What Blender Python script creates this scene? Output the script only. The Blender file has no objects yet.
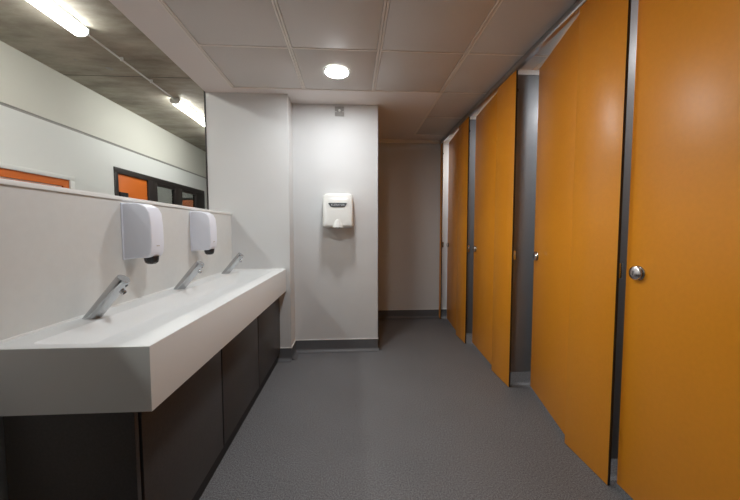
import bpy, bmesh, math, random
from mathutils import Vector, Matrix
random.seed(4)
PI = math.pi
C = bpy.context.scene.collection
S = bpy.context.scene

# ------------------------------------------------------------------ materials
def new_mat(name):
    m = bpy.data.materials.new(name); m.use_nodes = True
    nt = m.node_tree; b = nt.nodes['Principled BSDF']
    return m, nt, b

def mat(name, col, rough=.5, metal=0., spec=.5, noise=0., nscale=40., bump=0., bscale=200., coat=0., detail=3.):
    m, nt, b = new_mat(name)
    b.inputs['Base Color'].default_value = (*col, 1)
    b.inputs['Roughness'].default_value = rough
    b.inputs['Metallic'].default_value = metal
    b.inputs['Specular IOR Level'].default_value = spec
    b.inputs['Coat Weight'].default_value = coat
    tc = nt.nodes.new('ShaderNodeTexCoord')
    if noise:
        n = nt.nodes.new('ShaderNodeTexNoise'); n.inputs['Scale'].default_value = nscale; n.inputs['Detail'].default_value = detail
        nt.links.new(tc.outputs['Object'], n.inputs['Vector'])
        r = nt.nodes.new('ShaderNodeValToRGB')
        r.color_ramp.elements[0].position = .3; r.color_ramp.elements[1].position = .7
        r.color_ramp.elements[0].color = (*[c*(1-noise) for c in col], 1)
        r.color_ramp.elements[1].color = (*[min(1, c*(1+noise)) for c in col], 1)
        nt.links.new(n.outputs['Fac'], r.inputs['Fac']); nt.links.new(r.outputs['Color'], b.inputs['Base Color'])
    if bump:
        n2 = nt.nodes.new('ShaderNodeTexNoise'); n2.inputs['Scale'].default_value = bscale
        nt.links.new(tc.outputs['Object'], n2.inputs['Vector'])
        bp = nt.nodes.new('ShaderNodeBump'); bp.inputs['Strength'].default_value = bump; bp.inputs['Distance'].default_value = .002
        nt.links.new(n2.outputs['Fac'], bp.inputs['Height']); nt.links.new(bp.outputs['Normal'], b.inputs['Normal'])
    return m

def emit(name, col, strength):
    m, nt, b = new_mat(name)
    b.inputs['Base Color'].default_value = (.8, .8, .8, 1)
    b.inputs['Emission Color'].default_value = (*col, 1)
    b.inputs['Emission Strength'].default_value = strength
    return m

def concrete():
    m, nt, b = new_mat('board_marked_concrete')
    b.inputs['Roughness'].default_value = .75
    tc = nt.nodes.new('ShaderNodeTexCoord')
    mp = nt.nodes.new('ShaderNodeMapping'); mp.inputs['Scale'].default_value = (1.0, 2.6, 1.0); mp.inputs['Rotation'].default_value = (0, 0, .15)
    nt.links.new(tc.outputs['Object'], mp.inputs['Vector'])
    n = nt.nodes.new('ShaderNodeTexNoise'); n.inputs['Scale'].default_value = 1.7; n.inputs['Detail'].default_value = 9; n.inputs['Roughness'].default_value = .68
    nt.links.new(mp.outputs['Vector'], n.inputs['Vector'])
    r = nt.nodes.new('ShaderNodeValToRGB')
    r.color_ramp.elements[0].position = .32; r.color_ramp.elements[1].position = .7
    r.color_ramp.elements[0].color = (.23, .20, .155, 1); r.color_ramp.elements[1].color = (.50, .465, .385, 1)
    nt.links.new(n.outputs['Fac'], r.inputs['Fac'])
    nt.links.new(r.outputs['Color'], b.inputs['Base Color'])
    n2 = nt.nodes.new('ShaderNodeTexNoise'); n2.inputs['Scale'].default_value = 25; n2.inputs['Detail'].default_value = 6
    nt.links.new(tc.outputs['Object'], n2.inputs['Vector'])
    bp = nt.nodes.new('ShaderNodeBump'); bp.inputs['Strength'].default_value = .25; bp.inputs['Distance'].default_value = .004
    nt.links.new(n2.outputs['Fac'], bp.inputs['Height']); nt.links.new(bp.outputs['Normal'], b.inputs['Normal'])
    return m

def vinyl():
    m, nt, b = new_mat('speckled_safety_vinyl')
    b.inputs['Roughness'].default_value = .52
    b.inputs['Specular IOR Level'].default_value = .45
    tc = nt.nodes.new('ShaderNodeTexCoord')
    n = nt.nodes.new('ShaderNodeTexNoise'); n.inputs['Scale'].default_value = 150; n.inputs['Detail'].default_value = 6; n.inputs['Roughness'].default_value = .85
    nt.links.new(tc.outputs['Object'], n.inputs['Vector'])
    r = nt.nodes.new('ShaderNodeValToRGB')
    r.color_ramp.elements[0].position = .40; r.color_ramp.elements[1].position = .60
    r.color_ramp.elements[0].color = (.060, .062, .067, 1); r.color_ramp.elements[1].color = (.275, .279, .290, 1)
    nt.links.new(n.outputs['Fac'], r.inputs['Fac'])
    n3 = nt.nodes.new('ShaderNodeTexNoise'); n3.inputs['Scale'].default_value = 2.5; n3.inputs['Detail'].default_value = 4
    nt.links.new(tc.outputs['Object'], n3.inputs['Vector'])
    mr = nt.nodes.new('ShaderNodeMapRange'); mr.inputs['To Min'].default_value = .88; mr.inputs['To Max'].default_value = 1.12
    nt.links.new(n3.outputs['Fac'], mr.inputs['Value'])
    mx = nt.nodes.new('ShaderNodeVectorMath'); mx.operation = 'SCALE'
    nt.links.new(r.outputs['Color'], mx.inputs[0]); nt.links.new(mr.outputs['Result'], mx.inputs['Scale'])
    nt.links.new(mx.outputs['Vector'], b.inputs['Base Color'])
    bp = nt.nodes.new('ShaderNodeBump'); bp.inputs['Strength'].default_value = .12; bp.inputs['Distance'].default_value = .0006
    nt.links.new(n.outputs['Fac'], bp.inputs['Height']); nt.links.new(bp.outputs['Normal'], b.inputs['Normal'])
    return m

def glass():
    m = bpy.data.materials.new('clear_glass'); m.use_nodes = True; nt = m.node_tree; nt.nodes.clear()
    o = nt.nodes.new('ShaderNodeOutputMaterial'); mx = nt.nodes.new('ShaderNodeMixShader'); t = nt.nodes.new('ShaderNodeBsdfTransparent')
    g = nt.nodes.new('ShaderNodeBsdfGlossy'); g.inputs['Roughness'].default_value = .03
    lw = nt.nodes.new('ShaderNodeLayerWeight'); pw = nt.nodes.new('ShaderNodeMath'); pw.operation = 'POWER'; pw.inputs[1].default_value = 4; nt.links.new(lw.outputs['Facing'], pw.inputs[0]); f = nt.nodes.new('ShaderNodeMapRange'); f.inputs['To Min'].default_value = .05; f.inputs['To Max'].default_value = .9; nt.links.new(pw.outputs[0], f.inputs['Value'])
    t.inputs['Color'].default_value = (.66, .68, .66, 1)
    nt.links.new(f.outputs[0], mx.inputs['Fac']); nt.links.new(t.outputs[0], mx.inputs[1]); nt.links.new(g.outputs[0], mx.inputs[2])
    nt.links.new(mx.outputs[0], o.inputs['Surface'])
    return m

M = dict(
 wall=mat('hygienic_wall_cladding', (.655, .665, .665), .65, noise=.012, nscale=3, bump=.05, bscale=60),
 panel=mat('splashback_board', (.68, .69, .67), .42, noise=.015, nscale=30),
 paint=mat('white_paint', (.84, .85, .83), .6),
 cream=mat('cream_paint', (.74, .73, .66), .65),
 plaster=mat('ceiling_plaster', (.80, .78, .765), .6),
 tile=mat('metal_ceiling_tile', (.64, .63, .61), .6, metal=.0, bump=.04, bscale=900),
 gridm=mat('pale_ceiling_grid', (.88, .85, .80), .4),
 dark=mat('black_gap', (.012, .012, .012), .7),
 floor=vinyl(), concrete=concrete(),
 corr=mat('corridor_paint', (.83, .84, .82), .6),
 skirt=mat('coved_vinyl_skirting', (.115, .118, .125), .45, noise=.25, nscale=200),
 orange=mat('orange_laminate', (.82, .305, .016), .36, spec=.6, noise=.02, nscale=60, bump=.05, bscale=500),
 orange2=mat('deep_orange_paint', (.75, .17, .018), .45),
 core=mat('black_laminate_core', (.015, .014, .013), .5),
 part=mat('grey_laminate', (.19, .20, .215), .34, noise=.03, nscale=80),
 alu=mat('satin_aluminium', (.55, .55, .56), .3, metal=1.),
 chrome=mat('polished_chrome', (.52, .53, .54), .09, metal=1.),
 knob=mat('brushed_bright_chrome', (.85, .85, .86), .22, metal=1.),
 satin=mat('satin_chrome', (.5, .51, .52), .25, metal=1.),
 solid=mat('white_solid_surface', (.77, .79, .785), .38),
 cab=mat('charcoal_laminate', (.060, .056, .054), .42, noise=.12, nscale=120),
 plinth=mat('black_plinth', (.012, .011, .011), .5),
 plastic=mat('white_plastic', (.83, .86, .95), .3),
 smoke=mat('smoked_plastic', (.03, .03, .032), .2),
 dryer=mat('white_enamel', (.78, .79, .76), .22, coat=.3),
 badge=mat('dark_badge', (.045, .05, .055), .25),
 letter=mat('silver_lettering', (.6, .62, .62), .35),
 emboss=mat('embossed_letter_grey', (.55, .52, .50), .4),
 greyp=mat('mid_grey_plastic', (.33, .32, .30), .45),
 frame=mat('black_brown_frame', (.030, .023, .021), .4),
 glass=glass(),
 led=emit('led_diffuser', (.97, .985, 1.0), 40),
 batten=emit('batten_diffuser', (.97, 1, .965), 6.3),
 office_fill=emit('office_fill_glow', (1, .99, .95), 4),  # glow of the lamp added behind the corridor screen
 room=mat('office_wall_grey', (.43, .43, .41), .7),
)

# ------------------------------------------------------------------ helpers
def bx(bm, x0, x1, y0, y1, z0, z1, bev=0., seg=2, mi=0):
    t = bmesh.new()
    v = [t.verts.new((x, y, z)) for x in (x0, x1) for y in (y0, y1) for z in (z0, z1)]
    for f in ((0,1,3,2),(4,6,7,5),(0,4,5,1),(2,3,7,6),(0,2,6,4),(1,5,7,3)): t.faces.new([v[i] for i in f])
    if bev: bmesh.ops.bevel(t, geom=list(t.edges), offset=bev, segments=seg, profile=.5, affect='EDGES')
    bmesh.ops.recalc_face_normals(t, faces=t.faces)
    for f in t.faces: f.material_index = mi
    me = bpy.data.meshes.new('tmp'); t.to_mesh(me); t.free(); bm.from_mesh(me); bpy.data.meshes.remove(me)

def lathe(bm, prof, mtx=None, n=32, mi=0):
    """prof: list of (r, z) revolved about z"""
    rings = []
    for r, z in prof:
        if r < 1e-6: rings.append([bm.verts.new((0, 0, z))])
        else: rings.append([bm.verts.new((r*math.cos(2*PI*i/n), r*math.sin(2*PI*i/n), z)) for i in range(n)])
    fs = []
    for a, b in zip(rings, rings[1:]):
        for i in range(n):
            j = (i+1) % n
            if len(a) == 1 and len(b) == 1: continue
            if len(a) == 1: fs.append(bm.faces.new((a[0], b[j], b[i])))
            elif len(b) == 1: fs.append(bm.faces.new((a[i], a[j], b[0])))
            else: fs.append(bm.faces.new((a[i], a[j], b[j], b[i])))
    for f in fs: f.material_index = mi; f.smooth = True
    if mtx is not None: bmesh.ops.transform(bm, matrix=mtx, verts=[v for r in rings for v in r])
    bmesh.ops.recalc_face_normals(bm, faces=fs)

def prism(bm, pts, fn, d0, d1, bev=0, seg=2, mi=0):
    """pts 2D outline; fn(a,b,d)->xyz"""
    t = bmesh.new()
    A = [t.verts.new(fn(a, b, d0)) for a, b in pts]; B = [t.verts.new(fn(a, b, d1)) for a, b in pts]
    t.faces.new(A); t.faces.new(list(reversed(B)))
    for i in range(len(pts)):
        j = (i+1) % len(pts); t.faces.new((A[i], B[i], B[j], A[j]))
    bmesh.ops.recalc_face_normals(t, faces=t.faces)
    if bev:
        es = [e for e in t.edges if abs(e.calc_face_angle(0)) > .6]
        bmesh.ops.bevel(t, geom=es, offset=bev, segments=seg, profile=.5, affect='EDGES')
    for f in t.faces: f.material_index = mi
    me = bpy.data.meshes.new('tmp'); t.to_mesh(me); t.free(); bm.from_mesh(me); bpy.data.meshes.remove(me)

def obj(name, bm, mats, parent=None, smooth=True):
    me = bpy.data.meshes.new(name); bm.to_mesh(me); bm.free()
    for m in (mats if isinstance(mats, (list, tuple)) else [mats]): me.materials.append(m)
    if smooth:
        for p in me.polygons: p.use_smooth = True
        me.set_sharp_from_angle(angle=math.radians(25))
    o = bpy.data.objects.new(name, me); C.objects.link(o)
    if parent: o.parent = parent
    return o

def B(name, m, parent, *boxes, bev=0.):
    bm = bmesh.new()
    for b in boxes: bx(bm, *b, bev=bev)
    return obj(name, bm, m, parent)

def struct(name, m, *boxes, bev=0.):
    o = B(name, m, None, *boxes, bev=bev); o['kind'] = 'structure'; return o

def tag(o, label, cat, group=None):
    o['label'] = label; o['category'] = cat
    if group: o['group'] = group
    return o

def thing(name, label, cat, loc=(0, 0, 0), rz=0, group=None):
    o = bpy.data.objects.new(name, None); o.empty_display_size = .1; C.objects.link(o)
    o.location = loc; o.rotation_euler = (0, 0, rz)
    return tag(o, label, cat, group)

def dup(root, loc, rz, label):
    r = root.copy(); C.objects.link(r); r.location = loc; r.rotation_euler = (0, 0, rz); r['label'] = label
    for ch in list(root.children):
        c = ch.copy(); C.objects.link(c); c.parent = r
        for g in ch.children:
            d = g.copy(); C.objects.link(d); d.parent = c
    return r

# ------------------------------------------------------------------ constants
HC = 2.42           # ceiling height
YB = -3.0           # wall behind the camera
XS = -1.088         # splashback face
XO = -1.28          # corridor side of the low wall
YE = 2.87           # end wall above the basin
YD = 3.07           # hand dryer wall
YF = 4.20           # far wall
XC = 1.195          # cubicle front plane
XW = 2.75           # wall behind cubicles
XK = -3.0           # far side of corridor
ZK = 2.83           # concrete soffit
YK = 8.4

# ------------------------------------------------------------------ shell
struct('floor', M['floor'], (-5.2, XW+.1, YB-.1, YK+.1, -.08, 0))
# ceiling tiles: one mesh
bm = bmesh.new()
X0, Y0, T = -1.0107, 2.17, .6
bx(bm, X0, XW, YB, YE-.10, HC+.03, HC+.06, mi=1)
bx(bm, X0+3*T, XW, YE-.10, 3.97, HC+.03, HC+.06, mi=1)
def tile(i, j):
    x0 = X0+i*T; y0 = Y0+j*T
    x1 = min(x0+T, XW); y1 = y0+T; y0c = max(y0, YB)
    bx(bm, x0+.017, x1-.017, y0c+.0075, y1-.0075, HC+.003, HC+.03, bev=.0025, seg=2, mi=0)
    # pale flanges of the grid on both long sides with a dark slot between
    bx(bm, x0+.0025, x0+.0145, y0c+.001, y1-.001, HC, HC+.03, mi=1)
    bx(bm, x1-.0145, x1-.0025, y0c+.001, y1-.001, HC, HC+.03, mi=1)
    bx(bm, x0+.0145, x1-.0145, y0c+.0008, y0c+.0060, HC, HC+.03, mi=1)
    bx(bm, x0+.0145, x1-.0145, y1-.0060, y1-.0008, HC, HC+.03, mi=1)
for j in range(-9, 3):
    for i in range(0, 7):
        if j >= 1 and i < 3: continue
        if X0+i*T > XW-.05 or Y0+j*T+T < YB+.05: continue
        tile(i, j)
ce = obj('ceiling', bm, [M['tile'], M['gridm']]); ce['kind'] = 'structure'
# plaster margins, same level
struct('ceiling_margin', M['plaster'],
       (XO, X0, YB, YE, HC, HC+.5), (X0, -.57, YE-.10, YE, HC, HC+.3), (-.57, X0+3*T, YE-.10, YF, HC, HC+.3),
       (X0+3*T, XW, 3.97, YF, HC, HC+.3))
# perimeter angle of the tiled field
def angle(name, *boxes): return struct(name, M['gridm'], *boxes)
angle('trim_1', (X0-.010, X0-.001, YB, YE-.10, HC-.003, HC), (X0-.001, X0+3*T, YE-.10, YE-.088, HC-.003, HC),
      (X0+3*T-.010, X0+3*T, YE-.088, 3.97, HC-.003, HC), (X0+3*T, XW, 3.97, 3.98, HC-.003, HC))
struct('trim_2', M['gridm'], (.253, XW, YF-.028, YF, HC-.012, HC), (.253, XW, YF-.012, YF, HC-.04, HC-.012))
struct('roof_slab', M['plaster'], (XO+.01, XW+.1, YB-.1, YK+.1, HC+.5, HC+.6))
struct('ceiling_corridor', M['concrete'], (XK-.1, XO+.01, YB-.1, YK+.1, ZK, ZK+.15))

struct('wall_end', M['wall'], (XO, -.57, YE, YF+.1, 0, ZK))
struct('wall_dryer', M['wall'], (-.57, .253, YD, YD+.13, 0, HC))
struct('wall_far', M['wall'], (-.57, XW+.1, YF, YF+.1, 0, HC+.5))
struct('wall_right', M['wall'], (XW, XW+.1, YB-.1, YF, 0, HC+.5))
struct('wall_back', M['wall'], (XO, XW, YB-.1, YB, 0, HC+.5))
struct('wall_left', M['panel'], (XO, XS, YB, YE, 0, 1.348))
struct('trim_3', M['paint'], (XO-.006, XS+.007, YB, YE, 1.348, 1.365), bev=.0015)
struct('trim_4', M['frame'], (XO-.012, XO, YE-.004, YE+.03, 1.365, ZK))           # dark edge strip on the end wall
struct('trim_5', M['alu'], (.251, .2545, YD-.0015, YD+.012, 0.105, HC))            # corner bead, dryer wall
# corridor
struct('wall_corridor_right', M['corr'], (XO, XO+.12, YF+.1, YK, 0, ZK))
struct('wall_corridor_end', M['corr'], (XK-.1, XO+.12, YK, YK+.1, 0, ZK))
struct('wall_corridor_back', M['corr'], (XK-.1, XO, YB-.1, YB, 0, ZK))
SY0, SY1, SZ = 4.14, 6.53, 2.02
struct('wall_corridor_left', M['corr'], (XK-.1, XK, YB, SY0, 0, 2.285), (XK-.1, XK, SY1, YK, 0, 2.285), (XK-.1, XK, SY0, SY1, SZ, 2.285))
struct('wall_corridor_upper', M['cream'], (XK-.1, XK+.006, YB, YK, 2.31, ZK))
struct('trim_6', M['greyp'], (XK-.1, XK-.004, YB, YK, 2.285, 2.31))

# skirtings: coved upstand with pale cap strip
def skirt_profile(h=.118, r=.045, t=.004):
    p = [(0, 0)]
    for k in range(7):
        a = k/6*PI/2; p.append((r+t-r*math.sin(a), t*.2+(r-r*math.cos(a))*.8))
    p += [(t, h), (0, h)]
    return p
def skirt(name, fn, d0, d1, cap):
    bm = bmesh.new(); prism(bm, skirt_profile(), fn, d0, d1, mi=0)
    prism(bm, [(0, .118), (.006, .118), (.006, .125), (0, .125)], fn, d0, d1, mi=1)
    o = obj(name, bm, [M['skirt'], M['paint']]); o['kind'] = 'structure'
skirt('baseboard_end', lambda a, b, d: (d, YE-a, b), -.70, -.566, 1)
skirt('baseboard_end_return', lambda a, b, d: (-.57+a, d, b), YE, YD, 1)
skirt('baseboard_dryer', lambda a, b, d: (d, YD-a, b), -.57, .257, 1)
skirt('baseboard_dryer_return', lambda a, b, d: (.253+a, d, b), YD-.004, YD+.13, 1)
skirt('baseboard_far', lambda a, b, d: (d, YF-a, b), .0, XW, 1)
skirt('baseboard_right', lambda a, b, d: (XW-a, d, b), YB, YF, 1)

# ------------------------------------------------------------------ cubicles
ZT = 2.365
def door_parts(t, W=.610):
    bm = bmesh.new()
    bx(bm, 0, .0135, 0, W, .022, ZT+.002, bev=.0012, mi=0)
    for f in bm.faces:
        if abs(f.normal.y) > .9 or abs(f.normal.z) > .9: f.material_index = 1
    obj('door_leaf', bm, [M['orange'], M['core']], t)
    # turn and indicator: rose, domed knob and slot
    R = Matrix.Translation((0, W-.062, 1.02)) @ Matrix.Rotation(-PI/2, 4, 'Y')
    bm = bmesh.new(); lathe(bm, [(0, 0), (.031, 0), (.0315, .003), (.029, .006), (0, .006)], R)
    k = obj('rose', bm, M['satin'], t)
    bm = bmesh.new(); lathe(bm, [(.016, .005), (.022, .008), (.0285, .011), (.030, .015), (.028, .019), (.021, .023), (.012, .025), (0, .0255)], R)
    kk = obj('knob', bm, M['knob'], k)
    bm = bmesh.new(); bx(bm, -.0262, -.0245, W-.0635, W-.0605, 1.010, 1.030)
    obj('coin_slot', bm, M['dark'], k)
    for z in (.25, 1.2, 2.15):
        bm = bmesh.new(); lathe(bm, [(0, -.045), (.007, -.045), (.007, .045), (0, .045)], Matrix.Translation((.022, .006, z)), n=16)
        bx(bm, .0135, .0165, .002, .045, z-.04, z+.04)
        obj('hinge', bm, M['satin'], t)
doors = [
 (.713, 1.3, 'orange cubicle door nearest the camera, filling the right edge, chrome knob at its left side'),
 (1.640, 12.7, 'orange cubicle door standing furthest ajar, second nearest, wide grey gap at its left'),
 (2.567, 4.7, 'third orange cubicle door from the camera, slightly ajar, narrow dark grey gap'),
 (3.494, 5.6, 'furthest orange cubicle door by the far wall, slightly ajar with pale gap'),
]
first = None
for y, a, lab in doors:
    loc = (1.217, y, 0); rz = -math.radians(a)
    if first is None:
        first = thing('cubicle_door', lab, 'door', loc, rz, 'orange cubicle doors'); door_parts(first)
    else: dup(first, loc, rz, lab)

pil = [
 (1.333, 1.630, 'nearest full orange fixed panel, between the first and second cubicle doors'),
 (2.260, 2.557, 'orange fixed panel between the second and third cubicle doors'),
 (3.187, 3.484, 'orange fixed panel between the third door and the furthest cubicle door'),
 (4.118, YF-.002, 'very narrow orange fixed strip against the far wall'),
 (.406, .703, 'orange fixed panel on the hinge side of the nearest cubicle door'),
]
def pilaster(y0, y1, lab):
    t = thing('cubicle_pilaster', lab, 'panel', (XC, y0, 0), 0, 'orange cubicle fixed panels')
    w = y1-y0
    bm = bmesh.new(); bx(bm, 0, .0135, 0, w, .004, ZT+.005, bev=.001)
    for f in bm.faces:
        if abs(f.normal.y) > .9: f.material_index = 1
    obj('board', bm, [M['orange'], M['core']], t)
    bm = bmesh.new()
    bx(bm, .0135, .0165, .004, .030, .985, 1.055, bev=.0008); bx(bm, .0165, .034, .022, .026, .985, 1.055, bev=.0008); bx(bm, .0165, .034, .006, .010, .985, 1.055, bev=.0008)
    obj('latch_keep', bm, M['satin'], t)
    B('buffer', M['smoke'], t, (.0135, .021, .002, .014, 2.22, 2.24), bev=.002)
    return t
for a in pil: pilaster(*a)

def partition(y, lab):
    t = thing('cubicle_partition', lab, 'partition', (XC+.0145, y, 0), 0, 'grey cubicle partitions')
    D = XW-XC-.016
    bm = bmesh.new(); bx(bm, 0, D, 0, .0135, .10, ZT-.004, bev=.001)
    obj('board', bm, M['part'], t)
    B('top_channel', M['plaster'], t, (0, D, -.004, .0175, ZT-.004, ZT+.030))
    for x in (.42, 1.1):
        bm = bmesh.new()
        lathe(bm, [(0, 0), (.03, 0), (.03, .004), (.011, .007), (.010, .09), (.016, .093), (.016, .10), (0, .10)], Matrix.Translation((x, .007, 0)), n=20)
        obj('foot', bm, M['satin'], t)
    return t
partition(1.375, 'dark grey partition seen in the gap beside the nearest cubicle door')
partition(2.305, 'grey partition seen in the widest gap, behind the second cubicle door edge')
partition(3.232, 'dark grey partition seen in the gap beside the third cubicle door')
partition(.448, 'grey partition at the hinge side of the nearest cubicle, behind its door')

# head rail above the doors
hr = thing('headrail', 'long satin aluminium head rail running along the tops of the orange cubicles', 'rail', (XC, YB+.01, 0))
bm = bmesh.new()
prof = [(-.006, ZT+.006), (-.011, ZT+.012), (-.013, ZT+.022), (-.011, ZT+.034), (-.004, ZT+.042), (.016, ZT+.044), (.022, ZT+.038), (.022, ZT+.006)]
prism(bm, prof, lambda a, b, d: (a, d, b), 0, YF-YB-.014, mi=0)
obj('rail', bm, M['alu'], hr)
B('fixing_strip', M['alu'], hr, (-.002, .016, 0, YF-YB-.014, ZT+.0435, ZT+.0546))

# ------------------------------------------------------------------ vanity
def cabinet(y0, y1, lab, end=False):
    t = thing('vanity_cabinet', lab, 'cabinet', (0, y0, 0), 0, 'charcoal cabinets under the basin')
    w = y1-y0
    B('carcass', M['plinth'], t, (-1.055, -.70, .004 if not end else .03, w-.001, .075, .650))
    bm = bmesh.new(); bx(bm, -.688, -.670, .012 if not end else .026, w-.003, .086, .645, bev=.0012)
    obj('door', bm, M['cab'], t)
    if end:
        bm = bmesh.new(); bx(bm, -1.055, -.674, 0, .018, .0, .654, bev=.0012)
        obj('end_panel', bm, M['cab'], t)
    return t
cabinet(.968, 1.592, 'nearest charcoal cabinet under the basin, with its wide end panel facing the camera', True)
cabinet(1.592, 2.206, 'middle charcoal cabinet door under the long white basin')
cabinet(2.206, YE-.006, 'furthest charcoal cabinet under the basin, against the end wall')
tag(B('plinth', M['plinth'], None, (-1.05, -.690, .99, YE-.006, 0, .073)), 'long black recessed plinth below the charcoal cabinets', 'plinth')

# trough basin
t = thing('trough_basin', 'long white solid-surface trough basin with deep front apron under three taps', 'basin', (0, 0, .655))
bm = bmesh.new()
xo0, xo1, yo0, yo1, zt, zb = XS+.002, -.609, .950, YE-.002, .857-.655, 0.
def ring(x0, x1, y0, y1, z): return [bm.verts.new(p) for p in ((x0, y0, z), (x1, y0, z), (x1, y1, z), (x0, y1, z))]
def rring(x0, x1, y0, y1, z, r, n=5, zf=None):
    out = []
    for (cx, cy, a0) in ((x0+r, y0+r, PI), (x1-r, y0+r, 1.5*PI), (x1-r, y1-r, 0), (x0+r, y1-r, .5*PI)):
        for k in range(n+1):
            a = a0+k/n*PI/2; out.append(bm.verts.new((cx+r*math.cos(a), cy+r*math.sin(a), z)))
    return out
rings = [rring(xo0, xo1, yo0, yo1, zb, .001), rring(xo0, xo1, yo0, yo1, zb+.001, .0015), rring(xo0, xo1, yo0, yo1, zt-.004, .0015),
         rring(xo0+.001, xo1-.001, yo0+.001, yo1-.001, zt-.0012, .0015), rring(xo0+.004, xo1-.004, yo0+.004, yo1-.004, zt, .0015)]
cav = [(.000, 0, .03), (.0015, .0022, .031), (.018, .030, .036), (.030, .050, .04), (.045, .064, .04), (.07, .070, .03)]
for inset, dz, r in cav:
    rings.append(rring(-.985+inset, -.700-inset*1.1, .985+inset, 2.74-inset*3.5, zt-dz, r*.9))
for a, b in zip(rings, rings[1:]):
    n = len(a)
    for i in range(n):
        j = (i+1) % n; bm.faces.new((a[i], a[j], b[j], b[i]))
bm.faces.new(rings[-1]); bm.faces.new(list(reversed(rings[0])))
bmesh.ops.recalc_face_normals(bm, faces=bm.faces)
obj('body', bm, M['solid'], t)
# pale joint bead along the wall
struct('trim_7', M['paint'], (XS, XS+.007, .95, YE, .857, .864), (XS, -.612, YE-.006, YE, .857, .863))

# taps
def tap(y, lab):
    t = thing('tap', lab, 'tap', (-1.038, y, .857), 0, 'slanted chrome taps on the basin')
    ang = math.radians(39.5)                                  # lean from vertical, towards the room
    L = .200; r = .0255
    d = Vector((math.sin(ang)*1, 0, math.cos(ang)))
    Rm = Matrix.Rotation(ang, 4, 'Y')
    bm = bmesh.new()
    n = 32; rr = []
    # slanted tube cut level with the basin
    for k, s in enumerate((0, .25, .5, .75, .97, 1.0)):
        ringv = []
        for i in range(n):
            a = 2*PI*i/n; rad = r if s < .98 else r-.0015
            off = Vector((rad*math.cos(a), rad*math.sin(a), 0)); off = Rm @ off
            base = off - d*(off.z/d.z)                     # on the z=0 plane
            top = off + d*L
            ringv.append(bm.verts.new(base.lerp(top, s)))
        rr.append(ringv)
    for a, b in zip(rr, rr[1:]):
        for i in range(n): bm.faces.new((a[i], a[(i+1) % n], b[(i+1) % n], b[i])).smooth = True
    bm.faces.new(list(reversed(rr[0]))); bm.faces.new(rr[-1])
    obj('body', bm, M['chrome'], t)
    bm = bmesh.new(); lathe(bm, [(.0243, 0), (.0243, .002), (.0235, .0035), (0, .0035)], Matrix.Translation(d*L) @ Rm, n=32)
    obj('cap', bm, M['satin'], t)
    # aerator on the underside near the tip, and sensor eye
    under = Rm @ Vector((1, 0, 0))
    p = d*(L-.042) + under*.0215
    q = under.to_track_quat('Z', 'Y').to_matrix().to_4x4()
    bm = bmesh.new(); lathe(bm, [(0, 0), (.0105, 0), (.0105, .013), (.009, .016), (0, .016)], Matrix.Translation(p) @ q, n=24)
    o = obj('aerator', bm, M['satin'], t)
    bm = bmesh.new(); lathe(bm, [(0, .0162), (.0070, .0162), (.0070, .0168), (0, .0168)], Matrix.Translation(p) @ q, n=20)
    obj('outlet_mesh', bm, M['dark'], o)
    p2 = d*(L-.014) + under*.0245
    bm = bmesh.new(); lathe(bm, [(0, 0), (.0055, 0), (.0055, .0022), (0, .0024)], Matrix.Translation(p2) @ q, n=16)
    obj('sensor_eye', bm, M['smoke'], t)
    return t
tap(1.283, 'slanted chrome tap nearest the camera, at the near end of the trough basin')
tap(1.910, 'middle slanted chrome tap, below the further soap dispenser')
tap(2.590, 'furthest slanted chrome tap, next to the end wall')

# soap dispensers
def dispenser(y0, lab):
    t = thing('soap_dispenser', lab, 'soap dispenser', (XS, y0, 0), 0, 'white soap dispensers on the splashback')
    w = .112
    side = [(0, 1.070), (0, 1.330), (.030, 1.337), (.075, 1.335), (.108, 1.318), (.124, 1.290), (.130, 1.230), (.131, 1.140), (.127, 1.098), (.118, 1.078), (.105, 1.074)]
    bm = bmesh.new(); prism(bm, side, lambda a, b, d: (a, d, b), 0, w, bev=.007, seg=3)
    # lofted cover: sides flare back to the wall
    for v in bm.verts:
        k = max(0, (v.co.x-.085)/.045); c = w/2
        v.co.y = c+(v.co.y-c)*(1-.10*k)
    obj('cover', bm, M['plastic'], t)
    B('back_plate', M['plastic'], t, (0, .007, -.004, w+.004, 1.066, 1.336), bev=.003)
    bm = bmesh.new(); lathe(bm, [(0, -.040), (.018, -.039), (.027, -.032), (.031, -.018), (.032, 0), (0, 0)], Matrix.Translation((.096, w/2, 1.080)), n=28)
    o = obj('spout', bm, M['smoke'], t); o['label'] = 'smoked dark dispensing spout'
    bm = bmesh.new(); bx(bm, .131, .1322, w/2-.014, w/2+.010, 1.128, 1.133, bev=.0004)
    obj('drop_mark', bm, M['emboss'], t)
dispenser(1.535, 'white soap dispenser nearer the camera, above the first tap')
dispenser(2.158, 'white soap dispenser further along, towards the end wall')

# ------------------------------------------------------------------ hand dryer
XM = -.134
t = thing('hand_dryer', 'white enamel wall-mounted hand dryer with dark badge on the central wall', 'hand dryer', (XM, YD, 0))
bm = bmesh.new()
hw = .146; za, zc = 1.235, 1.562
def outline(hw, za, zc, r, notch=True, n=6):
    p = []
    for (cx, cz, a0, rr) in ((hw-r, zc-r, 0, r), (-hw+r, zc-r, PI/2, r)):
        for k in range(n+1):
            a = a0+k/n*PI/2; p.append((cx+rr*math.cos(a), cz+rr*math.sin(a)))
    r2 = .022
    for k in range(n+1):
        a = PI+k/n*PI/2; p.append((-hw+r2+r2*math.cos(a), za+r2+r2*math.sin(a)))
    # bottom edge with raised arch in the middle
    for k in range(0, 9):
        a = PI-k/8*PI; p.append((.048*math.cos(a), za+(.010 if notch else 0)*math.sin(a)))
    for k in range(n+1):
        a = 1.5*PI+k/n*PI/2; p.append((hw-r2+r2*math.cos(a), za+r2+r2*math.sin(a)))
    return p
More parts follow.
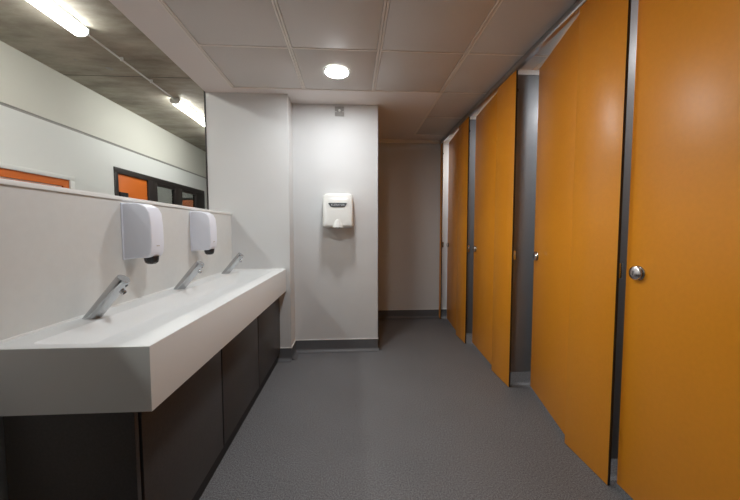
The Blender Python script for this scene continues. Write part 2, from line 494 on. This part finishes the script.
layers = [(0, 1.0, 0), (.02, 1.0, 0), (.085, 1.0, .0), (.125, .985, .003), (.150, .955, .009), (.165, .90, .020), (.171, .82, .036), (.1725, .6, .08)]
rings = []
for d, s, dz in layers:
    o = outline(hw, za, zc, .045)
    cz = (za+zc)/2-.03
    # front leans back towards the top
    rings.append([bm.verts.new((x*s, -(d-(cz+(z-cz)*s-za)*.12*(d/.17)), cz+(z-cz)*s)) for x, z in o])
for a, b in zip(rings, rings[1:]):
    n = len(a)
    for i in range(n): bm.faces.new((a[i], a[(i+1) % n], b[(i+1) % n], b[i]))
bm.faces.new(rings[-1]); bm.faces.new(rings[0])
bmesh.ops.recalc_face_normals(bm, faces=bm.faces)
obj('cover', bm, M['dryer'], t)
# air nozzle: domed scoop rising from the lower front edge
bm = bmesh.new()
rows = []
for i in range(9):
    f = i/8; z = 1.237+.078*f; wd = .050*math.cos(f*PI/2)**.55+.003
    row = []
    for k in range(13):
        a = PI*k/12; row.append(bm.verts.new((wd*math.cos(a), -.150-.036*math.sin(a)*(1-.50*f), z)))
    rows.append(row)
for a, b in zip(rows, rows[1:]):
    for k in range(12): bm.faces.new((a[k], a[k+1], b[k+1], b[k]))
bm.faces.new(rows[0]); bm.faces.new(list(reversed(rows[-1])))
bmesh.ops.recalc_face_normals(bm, faces=bm.faces)
obj('nozzle', bm, M['dryer'], t)
bm = bmesh.new(); lathe(bm, [(0, 0), (.024, 0), (.024, -.012), (.020, -.014), (0, -.014)], Matrix.Translation((0, -.125, 1.246)), n=24)
obj('air_outlet', bm, M['smoke'], t)
# badge: dark chevron plate with light lettering
tilt = Matrix.Translation((0, -.1462, 1.446)) @ Matrix.Rotation(math.radians(-6.9), 4, 'X')
bd = [(-.088, .015), (-.076, .019), (.076, .019), (.088, .015), (.066, -.016), (.048, -.020), (-.048, -.020), (-.066, -.016)]
bm = bmesh.new(); prism(bm, bd, lambda a, b, d: (a, d, b), 0, -.006, bev=.001, seg=1)
bmesh.ops.transform(bm, matrix=tilt, verts=bm.verts)
badge = obj('badge', bm, M['badge'], t)
def text(s, size, m, mtx, parent, name, ext=.0006):
    cu = bpy.data.curves.new(name, 'FONT'); cu.body = s; cu.size = size; cu.extrude = ext; cu.align_x = 'CENTER'; cu.align_y = 'CENTER'; cu.space_character = 1.05
    o = bpy.data.objects.new(name, cu); C.objects.link(o)
    dg = bpy.context.evaluated_depsgraph_get(); me = bpy.data.meshes.new_from_object(o.evaluated_get(dg))
    bpy.data.objects.remove(o); bpy.data.curves.remove(cu)
    me.transform(mtx); me.name = name; me.materials.clear(); me.materials.append(m)
    o2 = bpy.data.objects.new(name, me); C.objects.link(o2); o2.parent = parent; return o2
text('XLERATOR', .0250, M['letter'], tilt @ Matrix.Translation((0, -.0064, -.001)) @ Matrix.Rotation(PI/2, 4, 'X'), badge, 'lettering')

# small square grey call-point high on the wall
t = thing('wall_sensor', 'small square grey sensor plate high on the wall above the hand dryer', 'sensor', (-.118, YD, 2.352))
B('plate', M['greyp'], t, (-.044, .044, -.008, 0, -.046, .046), bev=.003)
bm = bmesh.new(); lathe(bm, [(.030, 0), (.031, .006), (.024, .009), (.022, .006), (0, .006)], Matrix.Translation((0, -.007, 0)) @ Matrix.Rotation(PI/2, 4, 'X'), n=28)
obj('ring', bm, M['greyp'], t)
bm = bmesh.new(); lathe(bm, [(.012, 0), (.011, .007), (.006, .011), (0, .012)], Matrix.Translation((0, -.011, .006)) @ Matrix.Rotation(PI/2, 4, 'X'), n=20)
o = obj('lens', bm, M['paint'], t); o['label'] = 'white domed lens'
for x in (-.034, .034):
    bm = bmesh.new(); lathe(bm, [(.0045, 0), (.0040, .003), (0, .0035)], Matrix.Translation((x, -.007, -.004)) @ Matrix.Rotation(PI/2, 4, 'X'), n=12)
    obj('screw', bm, M['paint'], t)

# ------------------------------------------------------------------ lights
def downlight(x, y, lab, vis=True):
    t = thing('downlight', lab, 'ceiling light', (x, y, HC), 0, 'round recessed ceiling lights')
    bm = bmesh.new(); lathe(bm, [(.086, -.001), (.089, -.006), (.098, -.005), (.102, -.001), (.102, .0), (.086, 0)], n=48)
    obj('bezel', bm, M['paint'], t)
    bm = bmesh.new(); lathe(bm, [(0, -.0045), (.06, -.004), (.087, -.002), (.087, 0)], n=48)
    obj('diffuser', bm, M['led'], t)
    return t
downlight(-.113, 2.463, 'bright round downlight in the tiled ceiling above the hand dryer')
for x, y in ((-.113, 1.27),): downlight(x, y, 'round recessed downlight in the tiled ceiling behind the camera')
for y in (.97, 1.87, 2.85, 3.78): downlight(1.689, y, 'round recessed downlight over the orange cubicles, hidden by their doors')

def batten(y0, y1, lab):
    t = thing('batten_light', lab, 'ceiling light', (-2.15, y0, ZK), 0, 'linear lights on the concrete ceiling')
    w = .058; L = y1-y0
    B('tray', M['paint'], t, (-.050, .050, .012, L-.012, -.032, 0), bev=.003)
    pts = [(w*math.cos(a), -.034-.046*max(0, math.sin(a))**.7) for a in [k/14*PI for k in range(15)]]
    pts = pts+[(-w, -.0325), (w, -.0325)]
    bm = bmesh.new(); prism(bm, pts, lambda a, b, d: (a, d, b), .014, L-.014)
    obj('diffuser', bm, M['batten'], t)
    pe = [(w*1.05*math.cos(a), -.029-.052*max(0, math.sin(a))**.7) for a in [k/14*PI for k in range(15)]]+[(-w*1.05, -.012), (w*1.05, -.012)]
    for a, b in ((0, .014), (L-.014, L)):
        bm = bmesh.new(); prism(bm, pe, lambda x, z, d: (x, d, z), a, b, bev=.002)
        obj('end_cap', bm, M['paint'], t)
batten(1.16, 2.70, 'glowing linear batten light on the concrete ceiling, nearer one')
batten(4.0, 5.54, 'glowing linear batten light further along, partly cut off by the end wall')
batten(-1.6, -.06, 'linear batten light on the concrete ceiling behind the camera')
# conduit between the battens
t = thing('conduit', 'thin white conduit on the concrete ceiling joining two batten lights', 'conduit', (-2.15, 2.70, ZK))
bm = bmesh.new(); lathe(bm, [(0, 0), (.0085, 0), (.0085, 1.3), (0, 1.3)], Matrix.Translation((0, 0, -.024)) @ Matrix.Rotation(-PI/2, 4, 'X'), n=16)
obj('tube', bm, M['paint'], t)
for y in (.43, .86): B('saddle', M['paint'], t, (-.012, .012, y-.007, y+.009, -.034, 0), bev=.002)

# ceiling joint and cast-in dots on the concrete
bmj = struct('trim_8', M['dark'], (XK+.007, XO, 3.50, 3.507, ZK-.001, ZK+.001))
for x, y, s in ((-2.42, 3.35, .035), (-2.28, 2.42, .03), (-2.62, 3.2, .014)):
    bm = bmesh.new(); lathe(bm, [(0, -.002), (s*.8, -.002), (s, 0), (0, 0)], Matrix.Translation((x, y, ZK)), n=14)
    tag(obj('fixing_plug', bm, M['greyp']), {(-2.42): 'small dark fixing plug in the concrete ceiling between the two batten lights', (-2.28): 'dark fixing plug in the concrete beside the end of the nearer batten light', (-2.62): 'tiny dark fixing plug in the concrete ceiling nearest the corridor wall'}[x], 'fixing plug')

# ------------------------------------------------------------------ corridor joinery
t = thing('wall_cupboard', 'low orange doors in a white surround on the far corridor wall', 'cupboard', (XK, 0, 0))
B('surround', M['paint'], t, (.0, .030, .2, 3.545, 1.742, 1.786), (.0, .030, 3.49, 3.545, 0, 1.742), (.0, .030, .2, .245, 0, 1.742), bev=.004)
B('frame', M['orange2'], t, (.0, .016, .245, 3.49, 1.672, 1.742), (.0, .016, 3.42, 3.49, 0, 1.672), (.0, .016, .245, .30, 0, 1.672))
for a, b in ((.305, 1.33), (1.345, 2.37), (2.385, 3.41)):
    B('door', M['orange2'], t, (.0, .010, a, b, .02, 1.660), bev=.001)

wi = bpy.data.objects.new('window_1', None); C.objects.link(wi); wi['kind'] = 'structure'
bm = bmesh.new()
fx0, fx1 = XK-.045, XK+.012
for y0, y1, z0, z1 in ((SY0, SY1, 1.95, SZ), (SY0, SY0+.06, 0, 1.95), (4.79, 5.00, 0, 1.95), (5.48, 5.70, 0, 1.95), (6.18, SY1, 0, 1.95), (SY0, SY1, 0, .10)):
    bx(bm, fx0, fx1, y0, y1, z0, z1, bev=.002)
for y0, y1 in ((5.00, 5.48), (5.70, 6.18)):
    bx(bm, fx0+.008, fx1-.008, y0, y1, 1.905, 1.95, bev=.002)
obj('frame', bm, M['frame'], wi)
B('glass', M['glass'], wi, (XK-.022, XK-.018, 5.00, 5.48, .1, 1.905))
B('glass', M['glass'], wi, (XK-.022, XK-.018, 5.70, 6.18, .1, 1.905))
t = thing('corridor_door', 'orange door in the dark framed screen across the corridor', 'door', (XK-.04, 4.20, 0))
B('door_leaf', M['orange2'], t, (0, .03, .002, .588, .105, 1.946), bev=.001)
B('closer', M['smoke'], t, (.03, .055, .02, .165, 1.655, 1.712), bev=.003)
# room behind the screen
struct('wall_office', M['room'], (-5.2, -5.1, 3.9, 7.2, 0, 2.71), (-5.1, XK-.1, 3.8, 3.9, 0, 2.71), (-5.1, XK-.1, 7.2, 7.3, 0, 2.71), (-5.2, XK-.1, 3.8, 7.3, 2.71, 2.8))
t = thing('office_fill_light', 'unseen ceiling light added to brighten the room behind the dark framed screen', 'ceiling light', (-4.2, 6.4, 2.7))  # unseen lamp, added so the panes do not go black
B('housing', M['paint'], t, (-.32, .32, -.32, .32, -.03, 0), bev=.004)
B('diffuser', M['office_fill'], t, (-.29, .29, -.29, .29, -.036, -.03))
t = thing('office_door', 'orange door glimpsed low in the furthest pane of the dark framed screen', 'door', (-3.98, 7.2, 0))
B('door_leaf', M['orange2'], t, (.04, .76, -.03, -.002, .01, 1.90), bev=.002)
B('door_frame', M['frame'], t, (0, .04, -.04, -.001, 0, 1.95), (.76, .80, -.04, -.001, 0, 1.95), (.04, .76, -.04, -.001, 1.905, 1.95), bev=.002)

# ------------------------------------------------------------------ world, camera
w = bpy.data.worlds.new('World'); S.world = w; w.use_nodes = True
w.node_tree.nodes['Background'].inputs[0].default_value = (.5, .5, .5, 1)
w.node_tree.nodes['Background'].inputs[1].default_value = .05
cam = bpy.data.cameras.new('camera'); co = bpy.data.objects.new('camera', cam); C.objects.link(co)
cam.sensor_fit = 'HORIZONTAL'; cam.sensor_width = 36
cam.lens = 310.6/740*36
cam.shift_x = 0; cam.shift_y = -(250-248.7)/740
cam.clip_start = .02
co.location = (0, 0, 1.2)
ya, pi_, ro = .0569, .0557, .0009
co.rotation_mode = 'QUATERNION'
R = Matrix.Rotation(-ya, 4, 'Z') @ Matrix.Rotation(PI/2-pi_, 4, 'X') @ Matrix.Rotation(-ro, 4, 'Z')
co.rotation_quaternion = R.to_quaternion()
S.camera = co
S.view_settings.view_transform = 'Standard'; S.view_settings.look = 'None'
S.view_settings.gamma = 1; S.view_settings.use_curve_mapping = False
S.view_settings.exposure = 2.08
